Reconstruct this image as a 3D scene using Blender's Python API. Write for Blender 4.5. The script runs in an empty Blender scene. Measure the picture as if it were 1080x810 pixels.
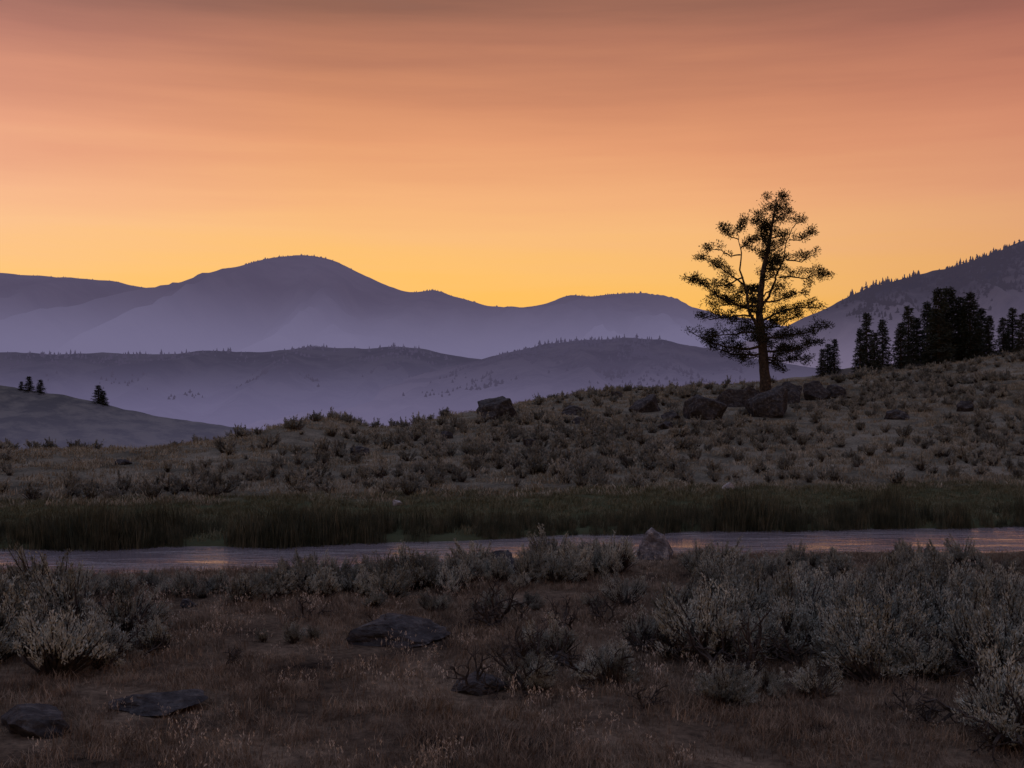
import bpy, math, random
import numpy as np
random.seed(7); rng=np.random.default_rng(11)
scene=bpy.context.scene
F=1200.0; CH=4.0; HOR=405.0

def lin(c):
    o=[]
    for v in c:
        v=v/255.0
        o.append(v/12.92 if v<=0.04045 else ((v+0.055)/1.055)**2.4)
    return (o[0],o[1],o[2],1.0)

# ---------------------------------------------------------------- noise
TAB=rng.random((256,256))
def vn(x,y,s=0):
    x=np.asarray(x,float)+s*17.31; y=np.asarray(y,float)+s*9.77
    xi=np.floor(x).astype(int); yi=np.floor(y).astype(int)
    fx=x-xi; fy=y-yi
    fx=fx*fx*(3-2*fx); fy=fy*fy*(3-2*fy)
    a=TAB[xi%256,yi%256]; b=TAB[(xi+1)%256,yi%256]; c=TAB[xi%256,(yi+1)%256]; d=TAB[(xi+1)%256,(yi+1)%256]
    return (a*(1-fx)+b*fx)*(1-fy)+(c*(1-fx)+d*fx)*fy-0.5
def fbm(x,y,s=0,o=4):
    r=0;a=1.0
    for i in range(o):
        r=r+a*vn(x*2**i,y*2**i,s+i*3); a*=0.5
    return r
def sst(a,b,x):
    t=np.clip((x-a)/(b-a),0,1); return t*t*(3-2*t)

# ---------------------------------------------------------------- terrain height
CREST=[(-300,480,52),(0,478,56),(120,477,58),(200,470,62),(260,458,66),(310,446,70),(345,443,72),(385,452,74),(420,452,78),
 (470,440,84),(530,429,90),(620,415,94),(750,407,96),(860,401,98),(980,389,100),(1080,373,102),(1400,338,105)]
CX=np.array([(p-540)*d/F for p,q,d in CREST]); CY=np.array([float(d) for p,q,d in CREST])
CZ=np.array([CH-(q-HOR)*d/F for p,q,d in CREST])
def river_y(x): return 28.5+16*np.tanh(np.asarray(x,float)/90)+0.35*np.sin(np.asarray(x,float)*0.35)
def river_hw(x): return np.clip(2.1+0.02*np.asarray(x,float),1.5,3.0)+.15*np.sin(np.asarray(x,float)*1.3)
def H(x,y):
    x=np.asarray(x,float); y=np.asarray(y,float)
    z=0.16*fbm(x*0.16,y*0.16,1)+0.07*fbm(x*0.9,y*0.9,2)
    d=np.abs(y-river_y(x))-river_hw(x)
    z=z*sst(0,5,d)-0.05*sst(3,0,d)
    z=z-0.62*sst(0.55,-0.7,d)
    yf=river_y(x)+13
    yc=np.interp(x,CX,CY); zc=np.interp(x,CX,CZ)
    s=np.clip((y-yf)/(yc-yf),0,1)
    hill=zc*(s*(0.75+0.25*s))*sst(0,0.12,s)+0.7*fbm(x*0.07,y*0.09,5)*sst(0,0.4,s)*sst(1.0,0.7,s)
    b=np.maximum(y-yc,0)
    drop=np.where(b<20,0.006*b*b,2.4+0.24*(b-20))
    floor=-14-8*sst(200,600,y)
    back=np.maximum(zc-drop,floor)
    return z*sst(400,200,y)*(1-.6*sst(.6,1,s))+np.where(y<=yc,hill,back)
def place(px,py,lo=8,hi=112):
    ys=np.linspace(lo,hi,4000)
    xs=(px-540)/F*ys; zs=CH+(HOR-py)/F*ys
    h=H(xs,ys); k=np.argmax(zs<=h)
    if not (zs<=h).any(): k=len(ys)-1
    return xs[k],ys[k],float(h[k])

# ---------------------------------------------------------------- mesh helpers
def add_mesh(name,v,f,mats,smooth=True,fm=None,link=True):
    me=bpy.data.meshes.new(name)
    me.from_pydata([tuple(p) for p in v] if not isinstance(v,np.ndarray) else v.tolist(),[],f if isinstance(f,list) else f.tolist())
    for m in mats: me.materials.append(m)
    if fm is not None: me.polygons.foreach_set('material_index',np.array(fm,dtype=np.int32))
    me.polygons.foreach_set('use_smooth',[smooth]*len(me.polygons))
    me.update()
    ob=bpy.data.objects.new(name,me)
    if link: scene.collection.objects.link(ob)
    return ob
class MB:
    def __init__(s): s.v=[];s.f=[];s.m=[]
    def tube(s,pts,rad,mat=0,n=5):
        pts=[np.array(p,float) for p in pts]; base=len(s.v)
        for i,p in enumerate(pts):
            t=pts[min(i+1,len(pts)-1)]-pts[max(i-1,0)]; t=t/(np.linalg.norm(t)+1e-9)
            a=np.cross(t,[0.31,0.95,0.05]); a/=np.linalg.norm(a)+1e-9; b=np.cross(t,a)
            for k in range(n):
                an=2*math.pi*k/n
                s.v.append(tuple(p+rad[i]*(math.cos(an)*a+math.sin(an)*b)))
        for i in range(len(pts)-1):
            for k in range(n):
                s.f.append((base+i*n+k,base+i*n+(k+1)%n,base+(i+1)*n+(k+1)%n,base+(i+1)*n+k)); s.m.append(mat)
    def leaf(s,p,d,w,mat=1):
        p=np.array(p,float); d=np.array(d,float)
        r=np.array([random.gauss(0,1) for _ in range(3)]); a=np.cross(d,r); a=a/(np.linalg.norm(a)+1e-9)*w
        b=len(s.v)
        s.v+= [tuple(p-a*0.4),tuple(p+d*0.55-a),tuple(p+d),tuple(p+d*0.55+a)]
        s.f.append((b,b+1,b+2,b+3)); s.m.append(mat)
    def obj(s,name,mats,smooth=False,link=True): return add_mesh(name,s.v,s.f,mats,smooth,s.m,link)

# ---------------------------------------------------------------- materials
def newmat(name):
    m=bpy.data.materials.new(name); m.use_nodes=True; nt=m.node_tree; nt.nodes.clear()
    m.cycles.emission_sampling='NONE'
    out=nt.nodes.new('ShaderNodeOutputMaterial'); return m,nt,out
def N(nt,t,**k):
    n=nt.nodes.new(t)
    for a,b in k.items(): setattr(n,a,b)
    return n
def ramp(nt,stops,fac=None):
    r=nt.nodes.new('ShaderNodeValToRGB'); e=r.color_ramp.elements
    while len(e)>1: e.remove(e[-1])
    e[0].position=stops[0][0]; e[0].color=stops[0][1]
    for p,c in stops[1:]:
        x=e.new(p); x.color=c
    if fac is not None: nt.links.new(fac,r.inputs[0])
    return r
def noise(nt,scale,detail=5,vec=None,rough=0.55):
    n=nt.nodes.new('ShaderNodeTexNoise'); n.inputs['Scale'].default_value=scale; n.inputs['Detail'].default_value=detail
    n.inputs['Roughness'].default_value=rough
    if vec is not None: nt.links.new(vec,n.inputs['Vector'])
    return n
def maprange(nt,val,a,b,c=0,d=1,smooth=False):
    m=nt.nodes.new('ShaderNodeMapRange')
    if smooth: m.interpolation_type='SMOOTHSTEP'
    for i,v in zip(('From Min','From Max','To Min','To Max'),(a,b,c,d)): m.inputs[i].default_value=v
    nt.links.new(val,m.inputs['Value']); return m.outputs[0]
def mixc(nt,f,a,b):
    m=nt.nodes.new('ShaderNodeMix'); m.data_type='RGBA'
    for s,v in ((m.inputs[0],f),(m.inputs[6],a),(m.inputs[7],b)):
        if isinstance(v,bpy.types.NodeSocket): nt.links.new(v,s)
        else: s.default_value=v
    return m.outputs[2]
def leafmat(name,cols,trans=0.0,var=0.5,spread=1.0):
    m,nt,out=newmat(name)
    oi=N(nt,'ShaderNodeObjectInfo'); geo=N(nt,'ShaderNodeNewGeometry')
    n=noise(nt,3.0,2,geo.outputs['Position'])
    a=N(nt,'ShaderNodeMath',operation='MULTIPLY_ADD'); a.inputs[1].default_value=spread; a.inputs[2].default_value=-0.25-.5*(spread-1)
    mm=N(nt,'ShaderNodeMath',operation='MULTIPLY_ADD'); mm.inputs[1].default_value=var
    nt.links.new(oi.outputs['Random'],mm.inputs[0]); nt.links.new(n.outputs[0],a.inputs[0]); nt.links.new(a.outputs[0],mm.inputs[2])
    r=ramp(nt,[(i/(len(cols)-1),(*c,1)) for i,c in enumerate(cols)],mm.outputs[0])
    d=N(nt,'ShaderNodeBsdfDiffuse'); nt.links.new(r.outputs[0],d.inputs[0])
    if trans>0:
        t=N(nt,'ShaderNodeBsdfTranslucent'); mx=N(nt,'ShaderNodeMixShader'); mx.inputs[0].default_value=trans
        nt.links.new(r.outputs[0],t.inputs[0])
        nt.links.new(d.outputs[0],mx.inputs[1]); nt.links.new(t.outputs[0],mx.inputs[2]); nt.links.new(mx.outputs[0],out.inputs[0])
    else: nt.links.new(d.outputs[0],out.inputs[0])
    return m
def haze_glow_mat(name,cols,zlo,zhi,clo,chi,flo,fhi,nscale,axis=2,th=(.42,.58)):
    """rock/grass/forest slope with haze painted in as emission: amount follows world height"""
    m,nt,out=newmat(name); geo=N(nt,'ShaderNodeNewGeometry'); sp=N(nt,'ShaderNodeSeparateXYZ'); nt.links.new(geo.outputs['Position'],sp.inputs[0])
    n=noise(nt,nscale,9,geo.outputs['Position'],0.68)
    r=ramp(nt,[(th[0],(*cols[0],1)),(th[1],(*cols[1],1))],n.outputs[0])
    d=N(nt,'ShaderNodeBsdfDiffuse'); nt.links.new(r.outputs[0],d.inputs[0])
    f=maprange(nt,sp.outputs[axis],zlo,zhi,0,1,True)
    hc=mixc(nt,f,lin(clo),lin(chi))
    e=N(nt,'ShaderNodeEmission'); nt.links.new(hc,e.inputs[0])  # haze is painted as surface glow, no volume in the air
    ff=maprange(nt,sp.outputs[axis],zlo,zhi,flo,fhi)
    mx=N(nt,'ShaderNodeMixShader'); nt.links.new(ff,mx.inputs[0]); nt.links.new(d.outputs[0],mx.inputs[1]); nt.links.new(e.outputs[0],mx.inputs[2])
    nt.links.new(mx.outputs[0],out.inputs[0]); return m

def ground_mat():
    m,nt,out=newmat('ground_mat'); geo=N(nt,'ShaderNodeNewGeometry'); P=geo.outputs['Position']
    sp=N(nt,'ShaderNodeSeparateXYZ'); nt.links.new(P,sp.inputs[0])
    n1=noise(nt,0.45,6,P,0.65); n2=noise(nt,9,6,P,0.7)
    dry=ramp(nt,[(0.35,(0.024,0.019,0.016,1)),(0.5,(0.078,0.06,0.045,1)),(0.68,(0.16,0.125,0.092,1))],n1.outputs[0])
    fine=ramp(nt,[(0.3,(0.4,0.4,0.4,1)),(0.7,(1.4,1.36,1.3,1))],n2.outputs[0])
    mul=N(nt,'ShaderNodeMix',data_type='RGBA',blend_type='MULTIPLY'); mul.inputs[0].default_value=1
    nt.links.new(dry.outputs[0],mul.inputs[6]); nt.links.new(fine.outputs[0],mul.inputs[7])
    at=N(nt,'ShaderNodeAttribute',attribute_name='bank')
    c=mixc(nt,at.outputs['Fac'],mul.outputs[2],(0.05,0.058,0.034,1))
    n3=noise(nt,0.25,6,P,0.65)
    hillc=ramp(nt,[(0.35,(0.06,0.06,0.05,1)),(0.5,(0.12,0.114,0.092,1)),(0.68,(0.19,0.178,0.145,1))],n3.outputs[0])
    mul2=N(nt,'ShaderNodeMix',data_type='RGBA',blend_type='MULTIPLY'); mul2.inputs[0].default_value=1
    nt.links.new(hillc.outputs[0],mul2.inputs[6]); nt.links.new(fine.outputs[0],mul2.inputs[7])
    at2=N(nt,'ShaderNodeAttribute',attribute_name='slope')
    c=mixc(nt,at2.outputs['Fac'],c,mul2.outputs[2])
    d=N(nt,'ShaderNodeBsdfDiffuse'); nt.links.new(c,d.inputs[0])
    bp=N(nt,'ShaderNodeBump'); bp.inputs['Strength'].default_value=0.7; bp.inputs['Distance'].default_value=0.06
    nt.links.new(n2.outputs[0],bp.inputs['Height']); nt.links.new(bp.outputs[0],d.inputs['Normal'])
    e=N(nt,'ShaderNodeEmission'); e.inputs[0].default_value=lin((100,96,126))  # distance haze painted into the ground as emission, growing with y
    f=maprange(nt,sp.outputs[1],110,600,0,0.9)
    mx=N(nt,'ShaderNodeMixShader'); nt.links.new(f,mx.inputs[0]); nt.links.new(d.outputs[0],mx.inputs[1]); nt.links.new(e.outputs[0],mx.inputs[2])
    nt.links.new(mx.outputs[0],out.inputs[0]); return m

def rock_mat(name,a,b):
    m,nt,out=newmat(name); geo=N(nt,'ShaderNodeNewGeometry'); P=geo.outputs['Position']
    n=noise(nt,5,8,P,0.7)
    r=ramp(nt,[(0.38,(*a,1)),(0.52,(*b,1)),(0.66,(b[0]*2.4,b[1]*2.4,b[2]*2.2,1))],n.outputs[0])
    p=N(nt,'ShaderNodeBsdfPrincipled'); p.inputs['Roughness'].default_value=0.85; nt.links.new(r.outputs[0],p.inputs['Base Color'])
    p.inputs['Specular IOR Level'].default_value=0.2
    bp=N(nt,'ShaderNodeBump'); bp.inputs['Strength'].default_value=1.0; bp.inputs['Distance'].default_value=0.08
    nt.links.new(n.outputs[0],bp.inputs['Height']); nt.links.new(bp.outputs[0],p.inputs['Normal']); nt.links.new(p.outputs[0],out.inputs[0])
    return m
def water_mat():
    m,nt,out=newmat('river_water_mat'); geo=N(nt,'ShaderNodeNewGeometry')
    mp=N(nt,'ShaderNodeMapping'); mp.inputs['Scale'].default_value=(0.6,2.4,1); nt.links.new(geo.outputs['Position'],mp.inputs[0])
    n=noise(nt,2.4,4,mp.outputs[0],0.55)
    n2=noise(nt,0.6,4,mp.outputs[0],0.6)
    amp=maprange(nt,n2.outputs[0],.42,.58,.012,.12)
    bp=N(nt,'ShaderNodeBump'); bp.inputs['Strength'].default_value=1.0; nt.links.new(amp,bp.inputs['Distance'])
    nt.links.new(n.outputs[0],bp.inputs['Height'])
    g=N(nt,'ShaderNodeBsdfPrincipled'); g.inputs['Base Color'].default_value=(0.14,0.125,0.14,1); g.inputs['Roughness'].default_value=0.05
    g.inputs['IOR'].default_value=1.36
    nt.links.new(bp.outputs[0],g.inputs['Normal'])
    nt.links.new(g.outputs[0],out.inputs[0]); return m

bark=rock_mat('bark_mat',(0.016,0.013,0.012),(0.035,0.028,0.023))
needle=leafmat('pine_needle_mat',[(0.012,0.014,0.009),(0.025,0.025,0.016),(0.045,0.038,0.024)],trans=0.15)
conif=leafmat('conifer_needle_mat',[(0.014,0.019,0.018),(0.03,0.038,0.032),(0.04,0.045,0.04)])
wood=rock_mat('sage_wood_mat',(0.015,0.013,0.012),(0.035,0.03,0.027))
sage=leafmat('sagebrush_leaf_mat',[(0.075,0.083,0.073),(0.19,0.203,0.175),(0.35,0.365,0.31)],var=.65,spread=1.8)
sagehill=leafmat('hill_sage_leaf_mat',[(0.055,0.06,0.055),(0.14,0.15,0.135),(0.27,0.275,0.235)],var=.65,spread=1.5)
drygr=leafmat('dry_grass_mat',[(0.055,0.042,0.032),(0.15,0.115,0.082),(0.27,0.215,0.155)],spread=1.8)
stalk=leafmat('seed_stalk_mat',[(0.2,0.17,0.13),(0.36,0.32,0.26),(0.55,0.5,0.42)])
greengr=leafmat('bank_grass_mat',[(0.05,0.056,0.034),(0.095,0.10,0.06),(0.16,0.15,0.10)],spread=1.5)
hillgr=leafmat('hill_grass_mat',[(0.11,0.10,0.072),(0.2,0.185,0.135),(0.33,0.305,0.235)],spread=1.5)
reedm=leafmat('reed_mat',[(0.022,0.028,0.02),(0.048,0.052,0.035),(0.11,0.105,0.07)],spread=1.6)
rockd=rock_mat('boulder_mat',(0.014,0.014,0.016),(0.03,0.03,0.033))
rockl=rock_mat('pale_rock_mat',(0.16,0.16,0.17),(0.25,0.25,0.26))

# ---------------------------------------------------------------- ground
rows=[-12.0]
while rows[-1]<13000:
    y=rows[-1]
    rows.append(y+ (0.5 if y<8 else 0.22 if y<50 else 0.5 if y<112 else (y-112)*0.06+1.0))
rows=np.array(rows); NX=420
t=np.linspace(-1,1,NX)
Y=np.repeat(rows[:,None],NX,1); X=t[None,:]*(42+0.85*np.maximum(Y,0))
Z=H(X,Y)
v=np.stack([X.ravel(),Y.ravel(),Z.ravel()],1)
i=np.arange(len(rows)-1)[:,None]*NX+np.arange(NX-1)[None,:]; i=i.ravel()
f=np.stack([i,i+1,i+NX+1,i+NX],1)
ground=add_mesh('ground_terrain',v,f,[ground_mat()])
yr=river_y(X)
d=Y-yr-river_hw(X)
bank=sst(-0.3,0.5,d)*sst(14,8,d+1.5*fbm(X*.2,Y*.2,9))+ sst(0.3,0.0,np.abs(Y-yr)-river_hw(X)-.3)*0.6
sl=sst(9,14,d+2*fbm(X*.2,Y*.2,12))
for nm,arr in (('bank',np.clip(bank,0,1)),('slope',sl)):
    a=ground.data.attributes.new(nm,'FLOAT','POINT'); a.data.foreach_set('value',arr.ravel().astype(np.float32))

# river
xs=np.linspace(-110,110,500); vv=[];ff=[]
for k,x in enumerate(xs):
    c=float(river_y(x)); w=float(river_hw(x))+0.7
    for q in (-1,0,1): vv.append((x,c+q*w,-0.17))
for k in range(len(xs)-1):
    for q in (0,1): a=k*3+q; ff.append((a,a+3,a+4,a+1))
add_mesh('river_water',vv,ff,[water_mat()])

# ---------------------------------------------------------------- ridges
def ridge(name,pts,dist,flen,base,mat,amp,seed,nx=700,ns=70,fr=0.5,back=0.6,crestn=1.0):
    px=np.array([p[0] for p in pts],float); py=np.array([p[1] for p in pts],float)
    X0=(px-540)*dist/F; Z0=CH+(HOR-py)*dist/F
    x=np.linspace(X0[0],X0[-1],nx); zt=np.interp(x,X0,Z0)
    k=np.exp(-np.linspace(-2,2,9)**2); k/=k.sum(); zt=np.convolve(np.pad(zt,4,'edge'),k,'valid')
    u=F/dist
    zt=zt+crestn*(1.6/u)*fbm(x*u*0.05,x*0+seed,seed,5)*1.2
    S=np.concatenate([np.linspace(0,1,ns),1+np.linspace(0.03,1,14)]) 
    XX=np.repeat(x[None,:],len(S),0); SS=np.repeat(S[:,None],nx,1)
    YY=dist-flen*(1-SS); YY=np.where(SS>1,dist+flen*back*(SS-1),YY)
    prof=np.where(SS<=1,np.clip(SS,0,1)**1.15,1-(SS-1)**1.3)
    g=fbm(XX*u*0.012+0.2*SS,SS*1.3,seed+4,6); g=np.abs(g)*-1.6+0.3
    ZZ=base+(zt[None,:]-base)*prof+amp*g*np.clip(4*SS*(1-SS),0,1)*(SS<=1)
    v=np.stack([XX.ravel(),YY.ravel(),ZZ.ravel()],1)
    i=(np.arange(len(S)-1)[:,None]*nx+np.arange(nx-1)[None,:]).ravel()
    add_mesh(name,v,np.stack([i,i+1,i+nx+1,i+nx],1),[mat])
    def hz(xq,s=1.0):
        k=s*(ns-1); k0=min(int(k),ns-2); t=k-k0
        return float(np.interp(xq,x,ZZ[k0]*(1-t)+ZZ[k0+1]*t))
    hz.flen=flen
    return hz
mtn=[(-900,300),(-400,280),(-150,285),(0,288),(60,292),(95,294),(120,296),(150,303),(190,304),(222,299),(240,290),(256,281),(275,273),(310,269),(338,271),(355,276),(372,285),(395,295),(425,308),(440,308),(457,305),(475,311),(510,322),(548,325),(575,320),(598,311),(610,311),(625,313),(650,309),(682,308),(700,314),(716,323),(745,332),(790,340),(900,352),(1100,345),(1400,330),(2000,300)]
m_main=haze_glow_mat('far_mountain_mat',[(0.02,0.02,0.03),(0.15,0.14,0.15)],60,300,(118,112,143),(90,82,106),0.92,0.84,0.003)
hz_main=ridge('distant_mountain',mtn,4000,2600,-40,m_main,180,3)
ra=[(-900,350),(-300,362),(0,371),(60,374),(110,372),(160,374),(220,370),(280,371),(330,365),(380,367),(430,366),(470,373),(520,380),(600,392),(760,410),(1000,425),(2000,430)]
m_a=haze_glow_mat('valley_ridge_mat',[(0.005,0.006,0.01),(0.11,0.105,0.11)],-22,30,(108,102,134),(74,69,90),0.9,0.74,0.014,th=(.44,.56))
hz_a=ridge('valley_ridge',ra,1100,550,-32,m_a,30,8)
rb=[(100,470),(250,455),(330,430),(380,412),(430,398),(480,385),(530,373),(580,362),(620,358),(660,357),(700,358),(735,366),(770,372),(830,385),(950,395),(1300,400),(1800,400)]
m_b=haze_glow_mat('valley_ridge_near_mat',[(0.005,0.006,0.01),(0.13,0.12,0.13)],-22,28,(111,104,135),(77,71,93),0.9,0.72,0.016,th=(.44,.56))
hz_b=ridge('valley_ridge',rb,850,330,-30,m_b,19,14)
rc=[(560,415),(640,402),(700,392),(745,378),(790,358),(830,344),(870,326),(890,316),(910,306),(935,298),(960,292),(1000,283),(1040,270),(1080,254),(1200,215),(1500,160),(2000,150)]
m_c=haze_glow_mat('right_mountain_mat',[(0.008,0.01,0.014),(0.15,0.135,0.14)],0,160,(126,115,142),(70,64,82),0.86,0.64,0.006,th=(.44,.58))
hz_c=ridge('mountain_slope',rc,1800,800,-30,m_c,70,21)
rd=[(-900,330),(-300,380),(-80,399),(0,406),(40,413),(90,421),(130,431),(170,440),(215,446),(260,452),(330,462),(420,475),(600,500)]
m_d=haze_glow_mat('left_hill_mat',[(0.03,0.034,0.033),(0.12,0.118,0.10)],-15,6,(82,78,100),(58,55,67),0.6,0.35,0.12)
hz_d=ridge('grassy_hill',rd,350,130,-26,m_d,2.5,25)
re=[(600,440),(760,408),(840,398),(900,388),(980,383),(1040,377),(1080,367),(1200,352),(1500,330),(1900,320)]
m_e=haze_glow_mat('grove_hill_mat',[(0.06,0.06,0.05),(0.17,0.15,0.11)],-15,10,(80,74,90),(74,66,76),0.4,0.2,0.15)
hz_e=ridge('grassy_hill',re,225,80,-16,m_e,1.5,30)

def mini_stand(name,hz,dist,items,mat):
    mb=MB()
    for px,hp,fw,s in items:
        h=hp*dist/F; y=dist-hz.flen*(1-s)
        x=(px-540)*dist/F; z=hz(x,s)-.1*h
        w=h*fw
        for L in range(5):
            z0=z+h*(0.08+0.18*L); z1=z0+h*0.32; r=w*(1-L/5.2)*random.uniform(.7,1.25)
            b=len(mb.v); n=6; mb.v.append((x+random.uniform(-.1,.1)*w,y,min(z1,z+h*1.05)))
            for k in range(n):
                a=6.283*k/n+L; rr=r*random.uniform(.5,1.2); mb.v.append((x+rr*math.cos(a),y+rr*math.sin(a),z0+random.uniform(-.06,.06)*h))
            for k in range(n): mb.f.append((b,b+1+k,b+1+(k+1)%n)); mb.m.append(0)
        mb.tube([(x,y,z-h*.2),(x,y,z+h*.3)],[h*.03,h*.02],0,4)
    mb.obj(name,[mat])
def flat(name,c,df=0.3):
    return haze_glow_mat(name,[(0.02,0.025,0.02),(0.04,0.045,0.04)],-50,500,c,c,1-df,1-df,0.05)  # haze painted into the tree colour as emission, even over height
def cl(n,centers,h0,h1,fw,s0=1,s1=1):
    o=[]
    for _ in range(n):
        c,sd=random.choice(centers); o.append((random.gauss(c,sd),h0+(h1-h0)*random.random()**1.8,fw*random.uniform(.8,1.4),random.uniform(s0,s1)))
    return o
def groves(n,k,x0,x1,h0,h1,fw,s0,s1,sx=9,ss=.03):
    o=[]
    for _ in range(n):
        c=random.uniform(x0,x1); s=random.uniform(s0,s1)
        for _ in range(random.randint(3,k)):
            o.append((random.gauss(c,sx),random.uniform(h0,h1),fw*random.uniform(.8,1.5),min(.995,max(.3,random.gauss(s,ss)))))
    return o
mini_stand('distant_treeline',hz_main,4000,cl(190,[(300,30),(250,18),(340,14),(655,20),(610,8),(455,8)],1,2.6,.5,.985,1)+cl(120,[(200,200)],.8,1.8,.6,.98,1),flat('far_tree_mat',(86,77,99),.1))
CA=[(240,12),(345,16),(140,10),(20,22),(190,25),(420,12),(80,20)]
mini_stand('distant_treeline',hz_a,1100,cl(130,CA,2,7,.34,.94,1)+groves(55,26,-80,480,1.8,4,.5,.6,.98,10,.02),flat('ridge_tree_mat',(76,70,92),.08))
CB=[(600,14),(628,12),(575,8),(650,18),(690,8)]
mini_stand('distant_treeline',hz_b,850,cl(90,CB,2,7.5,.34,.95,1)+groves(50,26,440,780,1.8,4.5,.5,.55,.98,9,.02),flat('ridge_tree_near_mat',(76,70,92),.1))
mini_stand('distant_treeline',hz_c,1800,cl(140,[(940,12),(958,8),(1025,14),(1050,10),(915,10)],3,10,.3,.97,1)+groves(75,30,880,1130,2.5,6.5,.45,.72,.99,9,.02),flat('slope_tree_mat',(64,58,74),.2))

# ---------------------------------------------------------------- rocks table
R=[(525,440,44,26,0),(680,434,40,20,0),(603,437,26,10,0),(742,441,50,28,0),(777,428,50,24,0),(813,438,54,32,0),(832,424,38,22,0),(860,421,32,20,0),(880,420,28,15,0),(793,427,32,20,0),(708,443,22,11,0),
(650,419,16,7,0),(380,480,22,10,0),(560,470,20,8,0),(945,442,26,11,0),(1020,433,24,11,0),(700,452,20,9,0),(130,490,18,8,0),(610,447,16,8,0),(470,462,16,8,0),
(768,516,18,8,1),(418,533,14,7,1),(528,603,46,28,0),(422,674,112,26,0),(168,744,120,17,0),(502,727,66,21,0),(34,770,90,25,0),(590,700,30,14,0),(200,640,22,10,0),(690,589,42,34,2)]
RP=[]
for a,b,c,dd,m in R:
    x,y,z=place(a,b); RP.append((x,y,c*y/F))
def clear_rocks(xy,front):
    m=np.ones(len(xy),bool)
    for x,y,w in RP:
        fr=min(front,.03*y+.3) if y>30 else .5
        m&=~((np.abs(xy[:,0]-x-(xy[:,1]-y)*x/y)<.5*w)&(xy[:,1]>y-w*.5-fr)&(xy[:,1]<y+.4*w))
    return m

# ---------------------------------------------------------------- GN scatter
def scatter(name,pts,rots,scls,idx,srcs):
    col=bpy.data.collections.new(name+'_source')
    for s in srcs: col.objects.link(s)
    me=bpy.data.meshes.new(name); me.from_pydata(np.asarray(pts).tolist(),[],[])
    for nm,arr in (('rot',rots),('scl',scls)):
        a=me.attributes.new(nm,'FLOAT_VECTOR','POINT'); a.data.foreach_set('vector',np.asarray(arr,dtype=np.float32).ravel())
    a=me.attributes.new('idx','INT','POINT'); a.data.foreach_set('value',np.asarray(idx,dtype=np.int32))
    ob=bpy.data.objects.new(name,me); scene.collection.objects.link(ob)
    ng=bpy.data.node_groups.new(name+'_gn','GeometryNodeTree')
    ng.interface.new_socket('Geometry',in_out='INPUT',socket_type='NodeSocketGeometry')
    ng.interface.new_socket('Geometry',in_out='OUTPUT',socket_type='NodeSocketGeometry')
    gi=ng.nodes.new('NodeGroupInput'); go=ng.nodes.new('NodeGroupOutput')
    ci=ng.nodes.new('GeometryNodeCollectionInfo'); ci.inputs['Collection'].default_value=col
    ci.inputs['Separate Children'].default_value=True; ci.inputs['Reset Children'].default_value=True
    ip=ng.nodes.new('GeometryNodeInstanceOnPoints'); ip.inputs['Pick Instance'].default_value=True
    def att(n,t):
        a=ng.nodes.new('GeometryNodeInputNamedAttribute'); a.data_type=t; a.inputs[0].default_value=n
        return [o for o in a.outputs if o.enabled and o.name=='Attribute'][0]
    ng.links.new(gi.outputs[0],ip.inputs['Points']); ng.links.new(ci.outputs[0],ip.inputs['Instance'])
    ng.links.new(att('idx','INT'),ip.inputs['Instance Index']); ng.links.new(att('rot','FLOAT_VECTOR'),ip.inputs['Rotation'])
    ng.links.new(att('scl','FLOAT_VECTOR'),ip.inputs['Scale']); ng.links.new(ip.outputs[0],go.inputs[0])
    md=ob.modifiers.new('scatter','NODES'); md.node_group=ng
    return ob
def do_scatter(name,xy,size,srcs,sink=0.0,tilt=0.12,squash=(0.85,1.15),front=0.0):
    xy=np.asarray(xy); size=np.asarray(size)
    m=clear_rocks(xy,front) if front>0 else np.ones(len(xy),bool)
    xy=xy[m]; size=size[m]
    n=len(xy); z=H(xy[:,0],xy[:,1])-sink*size
    pts=np.stack([xy[:,0],xy[:,1],z],1)
    rots=np.stack([rng.normal(0,tilt,n),rng.normal(0,tilt,n),rng.random(n)*6.283],1)
    s=size; scl=np.stack([s*rng.uniform(*squash,n),s*rng.uniform(*squash,n),s*rng.uniform(*squash,n)],1)
    return scatter(name,pts,rots,scl,rng.integers(0,len(srcs),n),srcs)

def sage_src(shoots,leaves,lw,ll,mats,stemn=3):
    mb=MB(); lob=[(random.uniform(0,6.28),random.uniform(.1,.55),random.uniform(.45,.98)) for _ in range(7)]
    for _ in range(shoots):
        a,r0,h0=random.choice(lob)
        th=random.uniform(0,6.283); q=math.sqrt(random.random())
        cx=math.cos(a)*r0; cy=math.sin(a)*r0
        tip=np.array([cx+math.cos(th)*q*.24,cy+math.sin(th)*q*.24,h0*(1-0.5*q*q)*random.uniform(.68,1.14)])
        mid=np.array([tip[0]*.6+random.uniform(-.08,.08),tip[1]*.6+random.uniform(-.08,.08),tip[2]*.5])
        base=np.array([random.uniform(-.06,.06),random.uniform(-.06,.06),-.08])
        mb.tube([base,mid,tip],[.026,.015,.004],0,stemn)
        dirn=(tip-mid); dirn/=np.linalg.norm(dirn)
        dirn=dirn*0.6+np.array([0,0,.6])
        for j in range(leaves):
            tt=random.random()**.7; p=mid+(tip-mid)*(0.3+0.7*tt)+np.array([random.gauss(0,.02) for _ in range(3)])
            dd=dirn+np.array([random.gauss(0,.5),random.gauss(0,.5),random.gauss(0,.4)]); dd=dd/np.linalg.norm(dd)*ll*random.uniform(.6,1.3)
            mb.leaf(p,dd,lw*random.uniform(.7,1.3),1)
    return mb.obj('sage_src',mats,link=False)
sage_near=[sage_src(random.randint(95,145),38,.0068,.06,[wood,sage]) for k in range(7)]
sage_far=[sage_src(46,16,.018,.13,[wood,sagehill]) for k in range(5)]

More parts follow.
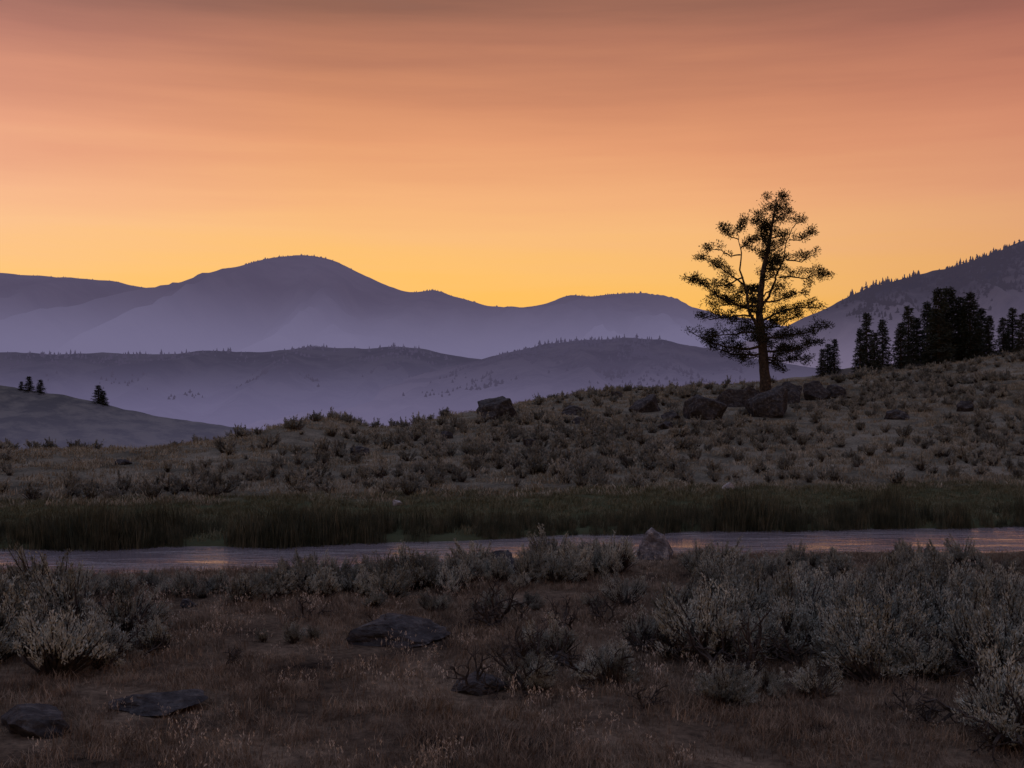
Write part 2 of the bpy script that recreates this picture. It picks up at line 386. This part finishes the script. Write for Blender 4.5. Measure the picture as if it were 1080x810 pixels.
def twig_src():
    mb=MB()
    def grow(p,d,l,r,dep):
        pts=[p]
        for i in range(3):
            d=d+np.array([random.gauss(0,.3) for _ in range(3)]); d/=np.linalg.norm(d); pts.append(pts[-1]+d*l/3)
        mb.tube(pts,[r,r*.8,r*.65,r*.45],0,4)
        if dep>0:
            for _ in range(3):
                dd=d+np.array([random.gauss(0,.6),random.gauss(0,.6),random.gauss(.1,.5)]); grow(pts[random.choice([2,3])],dd/np.linalg.norm(dd),l*.65,r*.55,dep-1)
    for _ in range(5):
        d=np.array([random.gauss(0,.8),random.gauss(0,.8),random.uniform(.3,.9)]); grow(np.array([0,0,-.02]),d/np.linalg.norm(d),.42,.046,3)
    return mb.obj('twig_src',[wood],link=False)
twigs=[twig_src() for _ in range(5)]

def blades(n,rad,h,w,bend,mat,head=False,seg=2):
    mb=MB()
    for _ in range(n):
        a=random.uniform(0,6.283); r=rad*math.sqrt(random.random()); p=np.array([math.cos(a)*r,math.sin(a)*r,-.02])
        hh=h*random.uniform(.5,1.1); b=random.uniform(0,6.283); bd=random.uniform(.1,1)*bend*hh; ww=w*random.uniform(.6,1.2)
        side=np.array([math.cos(b+1.57+random.gauss(0,.5)),math.sin(b+1.57),0])
        base=len(mb.v)
        for s in range(seg+1):
            t=s/seg; c=p+np.array([math.cos(b)*bd*t*t,math.sin(b)*bd*t*t,hh*t*(1-.25*t*bend)]); k=ww*(1-t*.85)
            mb.v+=[tuple(c-side*k),tuple(c+side*k)]
        for s in range(seg): q=base+2*s; mb.f.append((q,q+1,q+3,q+2)); mb.m.append(0)
        if head:
            for _ in range(4): mb.leaf(c+np.array([random.gauss(0,.006),random.gauss(0,.006),-random.random()*.06]),np.array([random.gauss(0,.01),random.gauss(0,.01),.035]),.006,0)
    return mb.obj('grass_src',[mat],link=False)
g_dry=[blades(110,.32,.17,.004,.9,drygr) for _ in range(6)]
g_seed=[blades(7,.12,.3,.0018,.5,stalk,True) for _ in range(4)]
g_green=[blades(90,.5,.24,.011,.7,greengr) for _ in range(5)]
g_hill=[blades(70,.55,.26,.017,.8,hillgr) for _ in range(5)]
g_reed=[blades(46,.32,.85,.011,.3,reedm) for _ in range(6)]

CLS=[(50,690,1.7,1.5,16,1.15),(-60,670,2,2,14,1.1),(160,628,1.6,.8,9,.5),(250,628,1.6,.9,12,.55),(330,622,1.2,.9,12,.62),(400,620,1.7,1.2,20,.7),(500,612,1.8,1.3,20,.7),
(590,605,2.0,1.3,22,.75),(670,600,1.9,1.2,20,.68),(740,608,1.6,1.2,16,.75),(880,650,3.2,2.2,44,.95),(800,645,1.6,1.5,14,.9),(1030,655,2.2,2.4,28,1.05),(765,690,.7,.4,4,1.15),
(700,672,.5,.4,3,.7),(850,690,.8,.5,5,.85),(950,705,.9,.6,7,1.0),(1040,705,1.0,.8,8,1.05),(590,718,.9,.4,6,.55),(560,692,.7,.4,5,.55),(770,735,.5,.3,4,.55),(820,730,.6,.3,4,.5),(640,700,.5,.3,3,.45),
(1065,775,.5,.4,4,1.1),(290,674,.7,.25,4,.42),(1200,700,2.5,3,22,1.0),(-250,660,3,4,24,1.0),(470,672,.5,.3,2,.4),(900,605,2.6,1.2,20,.62),(1040,600,2.6,1.2,18,.66),(60,630,1.5,.7,9,.55),(540,645,.8,.4,4,.45),(420,645,.8,.3,3,.4),(680,640,1.2,.6,7,.6)]
xy=[];sz=[]
for px,py,rx,ry,n,s in CLS:
    dd=CH*F/(py-HOR); cx=(px-540)/F*dd
    for _ in range(n):
        a=random.uniform(0,6.283); q=math.sqrt(random.random()); x=cx+rx*q*math.cos(a); y=dd+ry*q*math.sin(a)
        if y-river_y(x)>-river_hw(x)-.75: continue
        if abs(x-3.15)<.75 and 20<y<26: continue
        xy.append((x,y)); sz.append(s*random.uniform(.55,1.15))
for _ in range(60):
    y=random.uniform(10,24); x=random.uniform(-.8,.8)*y
    if abs(x)<5 and y<20: continue
    xy.append((x,y)); sz.append(random.uniform(.25,.55))
do_scatter('sagebrush',xy,sz,sage_near,.03,front=1)
tw=[(520,655,.9),(570,712,1.0),(560,700,.8),(775,722,1.1),(765,700,.9),(600,665,.8),(500,730,.7),(620,720,.8),(1045,760,1.3),(1070,790,1.1),(850,705,1.0),(700,690,.8),(400,672,.5),(240,700,.4),(680,745,.4),(960,760,.5),(140,690,.9),(905,690,1.0),(740,690,1.0),(1000,720,1.0),(640,655,.7),(320,650,.6),(520,660,.8),(545,725,.8),(790,735,.8),(130,660,.9),(970,650,1.0)]
p2=[place(a,b)[:2] for a,b,c in tw]
do_scatter('dead_branches',p2,[c*1.05 for a,b,c in tw],twigs,.02,.25)

def field(n,y0,y1,kx,cond=None):
    y=np.sqrt(rng.random(n)*(y1**2-y0**2)+y0**2); x=(rng.random(n)*2-1)*kx*y
    m=np.ones(n,bool) if cond is None else cond(x,y)
    return np.stack([x[m],y[m]],1)
dr=lambda x,y:y-river_y(x)
p=field(7500,8,27,.6,lambda x,y:(dr(x,y)<-river_hw(x)-.4)&(fbm(x*.6,y*.6,40)+rng.normal(0,.2,len(x))>-.2))
do_scatter('dry_grass',p,rng.uniform(.45,1.25,len(p)),g_dry,front=1)
p=field(3800,8,27,.6,lambda x,y:(dr(x,y)<-river_hw(x)-.6)&(fbm(x*.6,y*.6,44)+rng.normal(0,.15,len(x))>.08))
do_scatter('seed_grass',p,rng.uniform(.5,1.05,len(p)),g_seed)
p=field(7000,22,52,.6,lambda x,y:(dr(x,y)>river_hw(x)+.5)&(dr(x,y)<river_hw(x)+12+2*fbm(x*.2,y*.2,9)))
do_scatter('bank_grass',p,rng.uniform(.4,1.0,len(p)),g_green)
def hillc(x,y): return (dr(x,y)>river_hw(x)+9)&(y<np.interp(x,CX,CY)+10)&(fbm(x*.3,y*.2,47)+rng.normal(0,.2,len(x))>-.3)
p=field(9500,30,110,.6,hillc)
do_scatter('hill_grass',p,rng.uniform(.5,1.2,len(p)),g_hill,front=1.5)
def hills(x,y):
    yc=np.interp(x,CX,CY); s=y/yc
    return (dr(x,y)>river_hw(x)+11+2.5*fbm(x*.3,y*.3,50))&(y<yc+10)&(fbm(x*.16,y*.12,52)+rng.normal(0,.25,len(x))>-.04+.3*sst(.75,.97,s))
p=field(8500,30,110,.6,hills)
do_scatter('hillside_sagebrush',p,rng.uniform(.28,.8,len(p))*(.8+.5*(fbm(p[:,0]*.1,p[:,1]*.1,60)+.5)),sage_far,.03,front=3)
n=2600; x=rng.uniform(-34,34,n); o=rng.random(n)**1.5*2.2
y=river_y(x)+river_hw(x)+.05+o+.4*fbm(x*.8,x*0,75)
k=fbm(x*.6,y*.3,70)>-.42
p=np.stack([x[k],y[k]],1); hs=(.85+.95*fbm(x*.4,y*.2,72)[k])*rng.uniform(.55,1.2,k.sum())
do_scatter('reeds',p,hs,g_reed,0,.08)

# ---------------------------------------------------------------- rocks
def rock(name,px,py,wp,hp,mat,seed,depth=.8,point=False):
    import bmesh
    x,y,z=place(px,py); s=y/F; w=wp*s/2; h=hp*s
    bm=bmesh.new(); bmesh.ops.create_icosphere(bm,subdivisions=5,radius=1)
    r=random.Random(seed)
    planes=[]
    for _ in range(16):
        n=np.array([r.gauss(0,1),r.gauss(0,1),r.gauss(0,.8)]); n/=np.linalg.norm(n); planes.append((n,r.uniform(.5,.9)))
    C=np.array([vt.co[:] for vt in bm.verts])
    for n,dd in planes:
        k=C@n-dd; C=C-np.where(k>0,k*.95,0)[:,None]*n
    C=C*(1+0.22*fbm(C[:,0]*2.2+seed,C[:,1]*2.2+C[:,2]*2.0,seed%20,6))[:,None]
    C=C/np.abs(C).max(0)
    if point:
        kz=np.clip(C[:,2],0,1); C[:,0]=C[:,0]*(1-.55*kz)-.05*kz
    for vt,c in zip(bm.verts,C): vt.co=(c[0]*w,c[1]*w*depth,c[2]*h*.8+h*.2)
    me=bpy.data.meshes.new(name); bm.to_mesh(me); bm.free(); me.materials.append(mat)
    for p in me.polygons: p.use_smooth=False
    ob=bpy.data.objects.new(name,me); ob.location=(x,y,z-.02); ob.rotation_euler=(0,0,r.uniform(-.3,.3)); scene.collection.objects.link(ob)
rgrey=rock_mat('grey_rock_mat',(0.06,0.06,0.068),(0.125,0.125,0.135))
for k,(a,b,c,dd,m) in enumerate(R):
    rock('pointed_rock' if m==2 else 'boulder' if c>18 else 'stone',a,b,c,dd,(rockd,rockl,rgrey)[m],77 if m==2 else k+5,.8,m==2)

# ---------------------------------------------------------------- conifer grove
def conifer_src():
    mb=MB(); mb.tube([(0,0,-.05),(0,0,.5),(0,0,1)],[.02,.012,.002],0,6)
    z=.06
    while z<.98:
        R0=.17*(1-z)**.75+.012; nb=random.randint(5,8)
        for b in range(nb):
            a=random.uniform(0,6.283); L=R0*random.uniform(.6,1.2); d=np.array([math.cos(a),math.sin(a),0])
            p0=np.array([0,0,z]); p1=p0+d*L+np.array([0,0,-L*.25+ .01])
            mb.tube([p0,p1],[.004,.001],0,3)
            for _ in range(int(8+L*130)):
                t=random.random()**.7; p=p0+(p1-p0)*t+np.array([random.gauss(0,.011),random.gauss(0,.011),random.gauss(0,.009)])
                dd=d*.022+np.array([random.gauss(0,.014),random.gauss(0,.014),random.gauss(-.002,.012)])
                mb.leaf(p,dd,.006,1)
        z+=random.uniform(.018,.03)
    return mb.obj('conifer_src',[bark,conif],link=False)
cs=[conifer_src() for _ in range(4)]
G=[(914,330),(907,345),(931,336),(922,350),(958,322),(950,340),(967,335),(978,318),(990,304),(984,325),(1001,303),(996,318),(1011,312),(1023,307),(1017,325),(1035,325),(1030,338),(1043,332),(1058,334),(1068,324),(1078,330),(1090,322),(1105,318),(1120,330),(880,357),(873,362),(867,368),(1150,325)]
pts=[];sc=[]
for px,top in G:
    D=225+random.uniform(-6,3); x=(px-540)*D/F; z=hz_e((px-540)*225/F)-1.2
    topz=CH+(HOR-top)*D/F; h=topz-z; pts.append((x,D,z)); sc.append((h*random.uniform(.95,1.5),h*random.uniform(.95,1.5),h))
scatter('conifer_grove',pts,[(0,0,random.uniform(0,6)) for _ in pts],sc,[random.randrange(4) for _ in pts],cs)
pts=[];sc=[]
for px,top in [(24,402),(32,397),(44,400),(105,406),(110,412)]:
    D=350; x=(px-540)*D/F; z=hz_d(x)-.8; h=CH+(HOR-top)*D/F-z; pts.append((x,D-1,z)); sc.append((h*2.2,h*2.2,h))
scatter('hill_trees',pts,[(0,0,random.uniform(0,6)) for _ in pts],sc,[random.randrange(4) for _ in pts],cs)

# ---------------------------------------------------------------- the pine
random.seed(23)
TX,TY,TZ=place(808,421); S=TY/F
def L(px,py,dep=0.0): return np.array([(px-808)*S,dep,(421-py)*S])
mb=MB()
def limb(pts,r0,r1,n=7,sub=4):
    P=[np.array(p) for p in pts]; Q=[]
    for i in range(len(P)-1):
        for j in range(sub):
            Q.append(P[i]+(P[i+1]-P[i])*j/sub+np.array([random.gauss(0,.035) for _ in range(3)])*(1 if i+j>0 else 0))
    Q.append(P[-1]); m=len(Q)
    mb.tube(Q,[r0+(r1-r0)*(k/(m-1))**.8 for k in range(m)],0,n); return Q
trunk=[(808,426,8),(808,417,6.5),(807,400,5.6),(806,380,5.2),(804,355,4.5),(801,330,3.7),(803,300,3.0),(808,270,2.3),(813,245,1.6),(817,222,1.0),(819,207,.5)]
tp=[L(a,b,random.uniform(-.15,.15) if b<400 else 0) for a,b,r in trunk]
Q=[];RR=[]
for i in range(len(tp)-1):
    for j in range(4):
        t=j/4; Q.append(tp[i]*(1-t)+tp[i+1]*t+np.array([random.gauss(0,.02),0,0])); RR.append((trunk[i][2]*(1-t)+trunk[i+1][2]*t)*S*random.uniform(.94,1.06))
Q.append(tp[-1]); RR.append(.02); mb.tube(Q,RR,0,12)
for a in range(6):
    an=a*1.05+.3; mb.tube([(math.cos(an)*.2,math.sin(an)*.2,.55),(math.cos(an)*.42,math.sin(an)*.42,.12),(math.cos(an)*.85,math.sin(an)*.85,-.25)],[.16,.15,.05],0,6)
def clump(c,r,n):
    for _ in range(n):
        q=np.array([random.gauss(0,.5),random.gauss(0,.5),random.gauss(0,.36)])*r
        d=q*1.0/(np.linalg.norm(q)+1e-6)*.7+np.array([random.gauss(0,.4),random.gauss(0,.4),random.gauss(.35,.4)])
        d=d/np.linalg.norm(d)*random.uniform(.13,.25); mb.leaf(c+q,d,.028,1)
def branch(a,b,r=.09,dens=1.0):
    a=np.array(a);b=np.array(b); Ln=np.linalg.norm(b-a); d=(b-a)/Ln
    sag=Ln*random.uniform(-.04,.14)
    pts=[a+(b-a)*t+np.array([0,0,-sag*math.sin(math.pi*t)])+np.array([random.gauss(0,.1),random.gauss(0,.1),random.gauss(0,.12)])*(0<t<1) for t in (0,.25,.5,.75,1)]
    q=limb(pts,r,.018,6,3); m=len(q)
    t=.32
    while t<=1.0:
        p=q[int(t*(m-1))]
        for sgn in (-1,1,0):
            if random.random()<.26/dens: continue
            side=np.cross(d,[0,0,1]); side/=np.linalg.norm(side)+1e-6
            ln=random.uniform(.3,1.2)*(1.15-.5*t)*min(1,Ln/3+.4)
            td=d*random.uniform(.2,.9)+side*sgn*random.uniform(.3,1)+np.array([0,0,random.gauss(.3,.45)+(.35 if sgn==0 else 0)]); td/=np.linalg.norm(td)
            e=p+td*ln; mb.tube([p,(p+e)/2+np.array([0,0,-.03]),e],[.026,.018,.007],0,3)
            for tt in (.5,.78,1.0):
                if random.random()<.78: clump(p+(e-p)*tt,random.uniform(.2,.36),random.randint(22,38))
        t+=random.uniform(.22,.46)/max(Ln,1.0)*1.15
    clump(q[-1],.33,36)
def pd(px,py,qx,qy,r=.09,k=.3,off=0):
    ln=abs(qx-px)*S; branch(L(px,py,off),L(qx,qy,off+random.uniform(-k,k)*ln),r)
limb([L(*p) for p in [(804,352,0),(790,330,-.3),(786,308,-.5),(779,285,-.6),(780,262,-.55),(776,246,-.5)]],.15,.02)
limb([L(*p) for p in [(802,325,0),(814,308,.4),(820,290,.55),(829,272,.6),(831,255,.7),(838,238,.7)]],.12,.02)
for s in [(806,372,748,362,.1),(805,365,727,347,.12),(804,350,738,356,.09),(801,330,745,318,.09),(800,322,721,293,.11),(795,332,738,332,.08),(785,300,740,271,.08),(784,292,752,300,.07),(781,268,744,259,.06),(779,252,763,240,.05),(777,248,783,230,.04),(781,262,795,250,.05),
 (807,379,849,378,.08),(806,370,868,360,.1),(805,356,872,345,.1),(803,338,869,322,.1),(803,318,850,306,.08),(822,292,872,290,.08),(829,273,861,268,.06),(832,252,857,246,.05),(836,240,846,228,.04),(803,345,842,333,.07),
 (812,246,796,224,.05),(815,235,831,211,.05),(818,220,808,208,.035),(814,240,797,236,.04),(816,228,834,224,.04),(810,262,792,262,.05),(805,285,820,270,.05),(806,372,780,376,.06),(806,378,825,388,.05),
 (803,310,772,306,.06),(800,340,770,338,.06),(809,268,828,258,.05),(804,350,825,352,.06),(806,362,785,356,.06),(806,365,832,368,.06),(811,255,803,243,.04),(818,215,826,208,.03)]:
    pd(*s)
for k in range(20):
    py=375-k*7.8; t=(375-py)/165
    i=min(range(len(trunk)),key=lambda j:abs(trunk[j][1]-py)); bx=trunk[i][0]
    R0=(4.4*(1-t*.75))*random.uniform(.55,1)
    a=math.pi/2*(1 if k%2 else -1)+random.gauss(0,.45)
    st=L(bx,py,0); branch(st,st+np.array([math.cos(a)*R0,math.sin(a)*R0,random.uniform(.1,.9)]),.07,.75)
tree=mb.obj('pine_tree',[bark,needle]); tree.location=(TX,TY,TZ-.05)

# ---------------------------------------------------------------- world
w=bpy.data.worlds.new('World'); scene.world=w; w.use_nodes=True; nt=w.node_tree; nt.nodes.clear()
out=nt.nodes.new('ShaderNodeOutputWorld'); bg=nt.nodes.new('ShaderNodeBackground')
tc=nt.nodes.new('ShaderNodeTexCoord'); sp=nt.nodes.new('ShaderNodeSeparateXYZ'); nt.links.new(tc.outputs['Generated'],sp.inputs[0])
az=nt.nodes.new('ShaderNodeMath'); az.operation='ARCSINE'; nt.links.new(sp.outputs[2],az.inputs[0])
mp=nt.nodes.new('ShaderNodeMapping'); mp.inputs['Scale'].default_value=(1.4,1.4,20); nt.links.new(tc.outputs['Generated'],mp.inputs[0])
mp.inputs['Rotation'].default_value=(0,math.radians(2),0)
cn=noise(nt,1.9,7,mp.outputs[0],.55)
cm=maprange(nt,cn.outputs[0],.3,.7,-.019,.019)
ad=nt.nodes.new('ShaderNodeMath'); ad.operation='ADD'
e=maprange(nt,az.outputs[0],0,math.radians(40)); nt.links.new(e,ad.inputs[0]); nt.links.new(cm,ad.inputs[1])
r=ramp(nt,[(0,lin((250,186,88))),(.09,lin((252,192,96))),(.13,lin((251,193,110))),(.18,lin((248,189,125))),(.23,lin((243,178,124))),(.29,lin((230,159,115))),(.35,lin((211,142,106))),(.41,lin((182,121,96))),(.47,lin((146,100,84))),(.65,lin((140,128,135))),(1,lin((184,188,209)))],ad.outputs[0])
hm=ramp(nt,[(0,(.7,.75,1.0,1)),(.29,(1.03,1.06,1.32,1)),(.42,(1.0,1.0,1.0,1)),(.58,(.97,.95,.97,1)),(.72,(.80,.72,.88,1)),(1,(.7,.7,.9,1))],maprange(nt,sp.outputs[0],-1,1))
mu=nt.nodes.new('ShaderNodeMix'); mu.data_type='RGBA'; mu.blend_type='MULTIPLY'; mu.inputs[0].default_value=1
nt.links.new(r.outputs[0],mu.inputs[6]); nt.links.new(hm.outputs[0],mu.inputs[7])
st=nt.nodes.new('ShaderNodeTexSky'); st.sky_type='NISHITA'; st.sun_disc=False; st.sun_elevation=math.radians(2); st.sun_rotation=math.radians(-4)
sm=nt.nodes.new('ShaderNodeVectorMath'); sm.operation='SCALE'; sm.inputs['Scale'].default_value=.002; nt.links.new(st.outputs[0],sm.inputs[0])
aa=nt.nodes.new('ShaderNodeVectorMath'); aa.operation='ADD'; nt.links.new(mu.outputs[2],aa.inputs[0]); nt.links.new(sm.outputs[0],aa.inputs[1])
nt.links.new(aa.outputs[0],bg.inputs[0]); bg.inputs[1].default_value=1.0; nt.links.new(bg.outputs[0],out.inputs[0])
sl=bpy.data.lights.new('sun','SUN'); sl.energy=.06; sl.angle=math.radians(3); sl.color=(1,.72,.45)
so=bpy.data.objects.new('sun',sl); so.rotation_euler=(math.radians(-88),0,math.radians(4)); scene.collection.objects.link(so)

cam=bpy.data.cameras.new('camera'); cam.lens=40; cam.sensor_width=36; cam.clip_end=30000; cam.clip_start=.1
co=bpy.data.objects.new('camera',cam); co.location=(0,0,CH); co.rotation_euler=(math.radians(90),0,0); scene.collection.objects.link(co)
scene.camera=co
scene.view_settings.view_transform='Standard'; scene.view_settings.look='None'; scene.view_settings.exposure=0
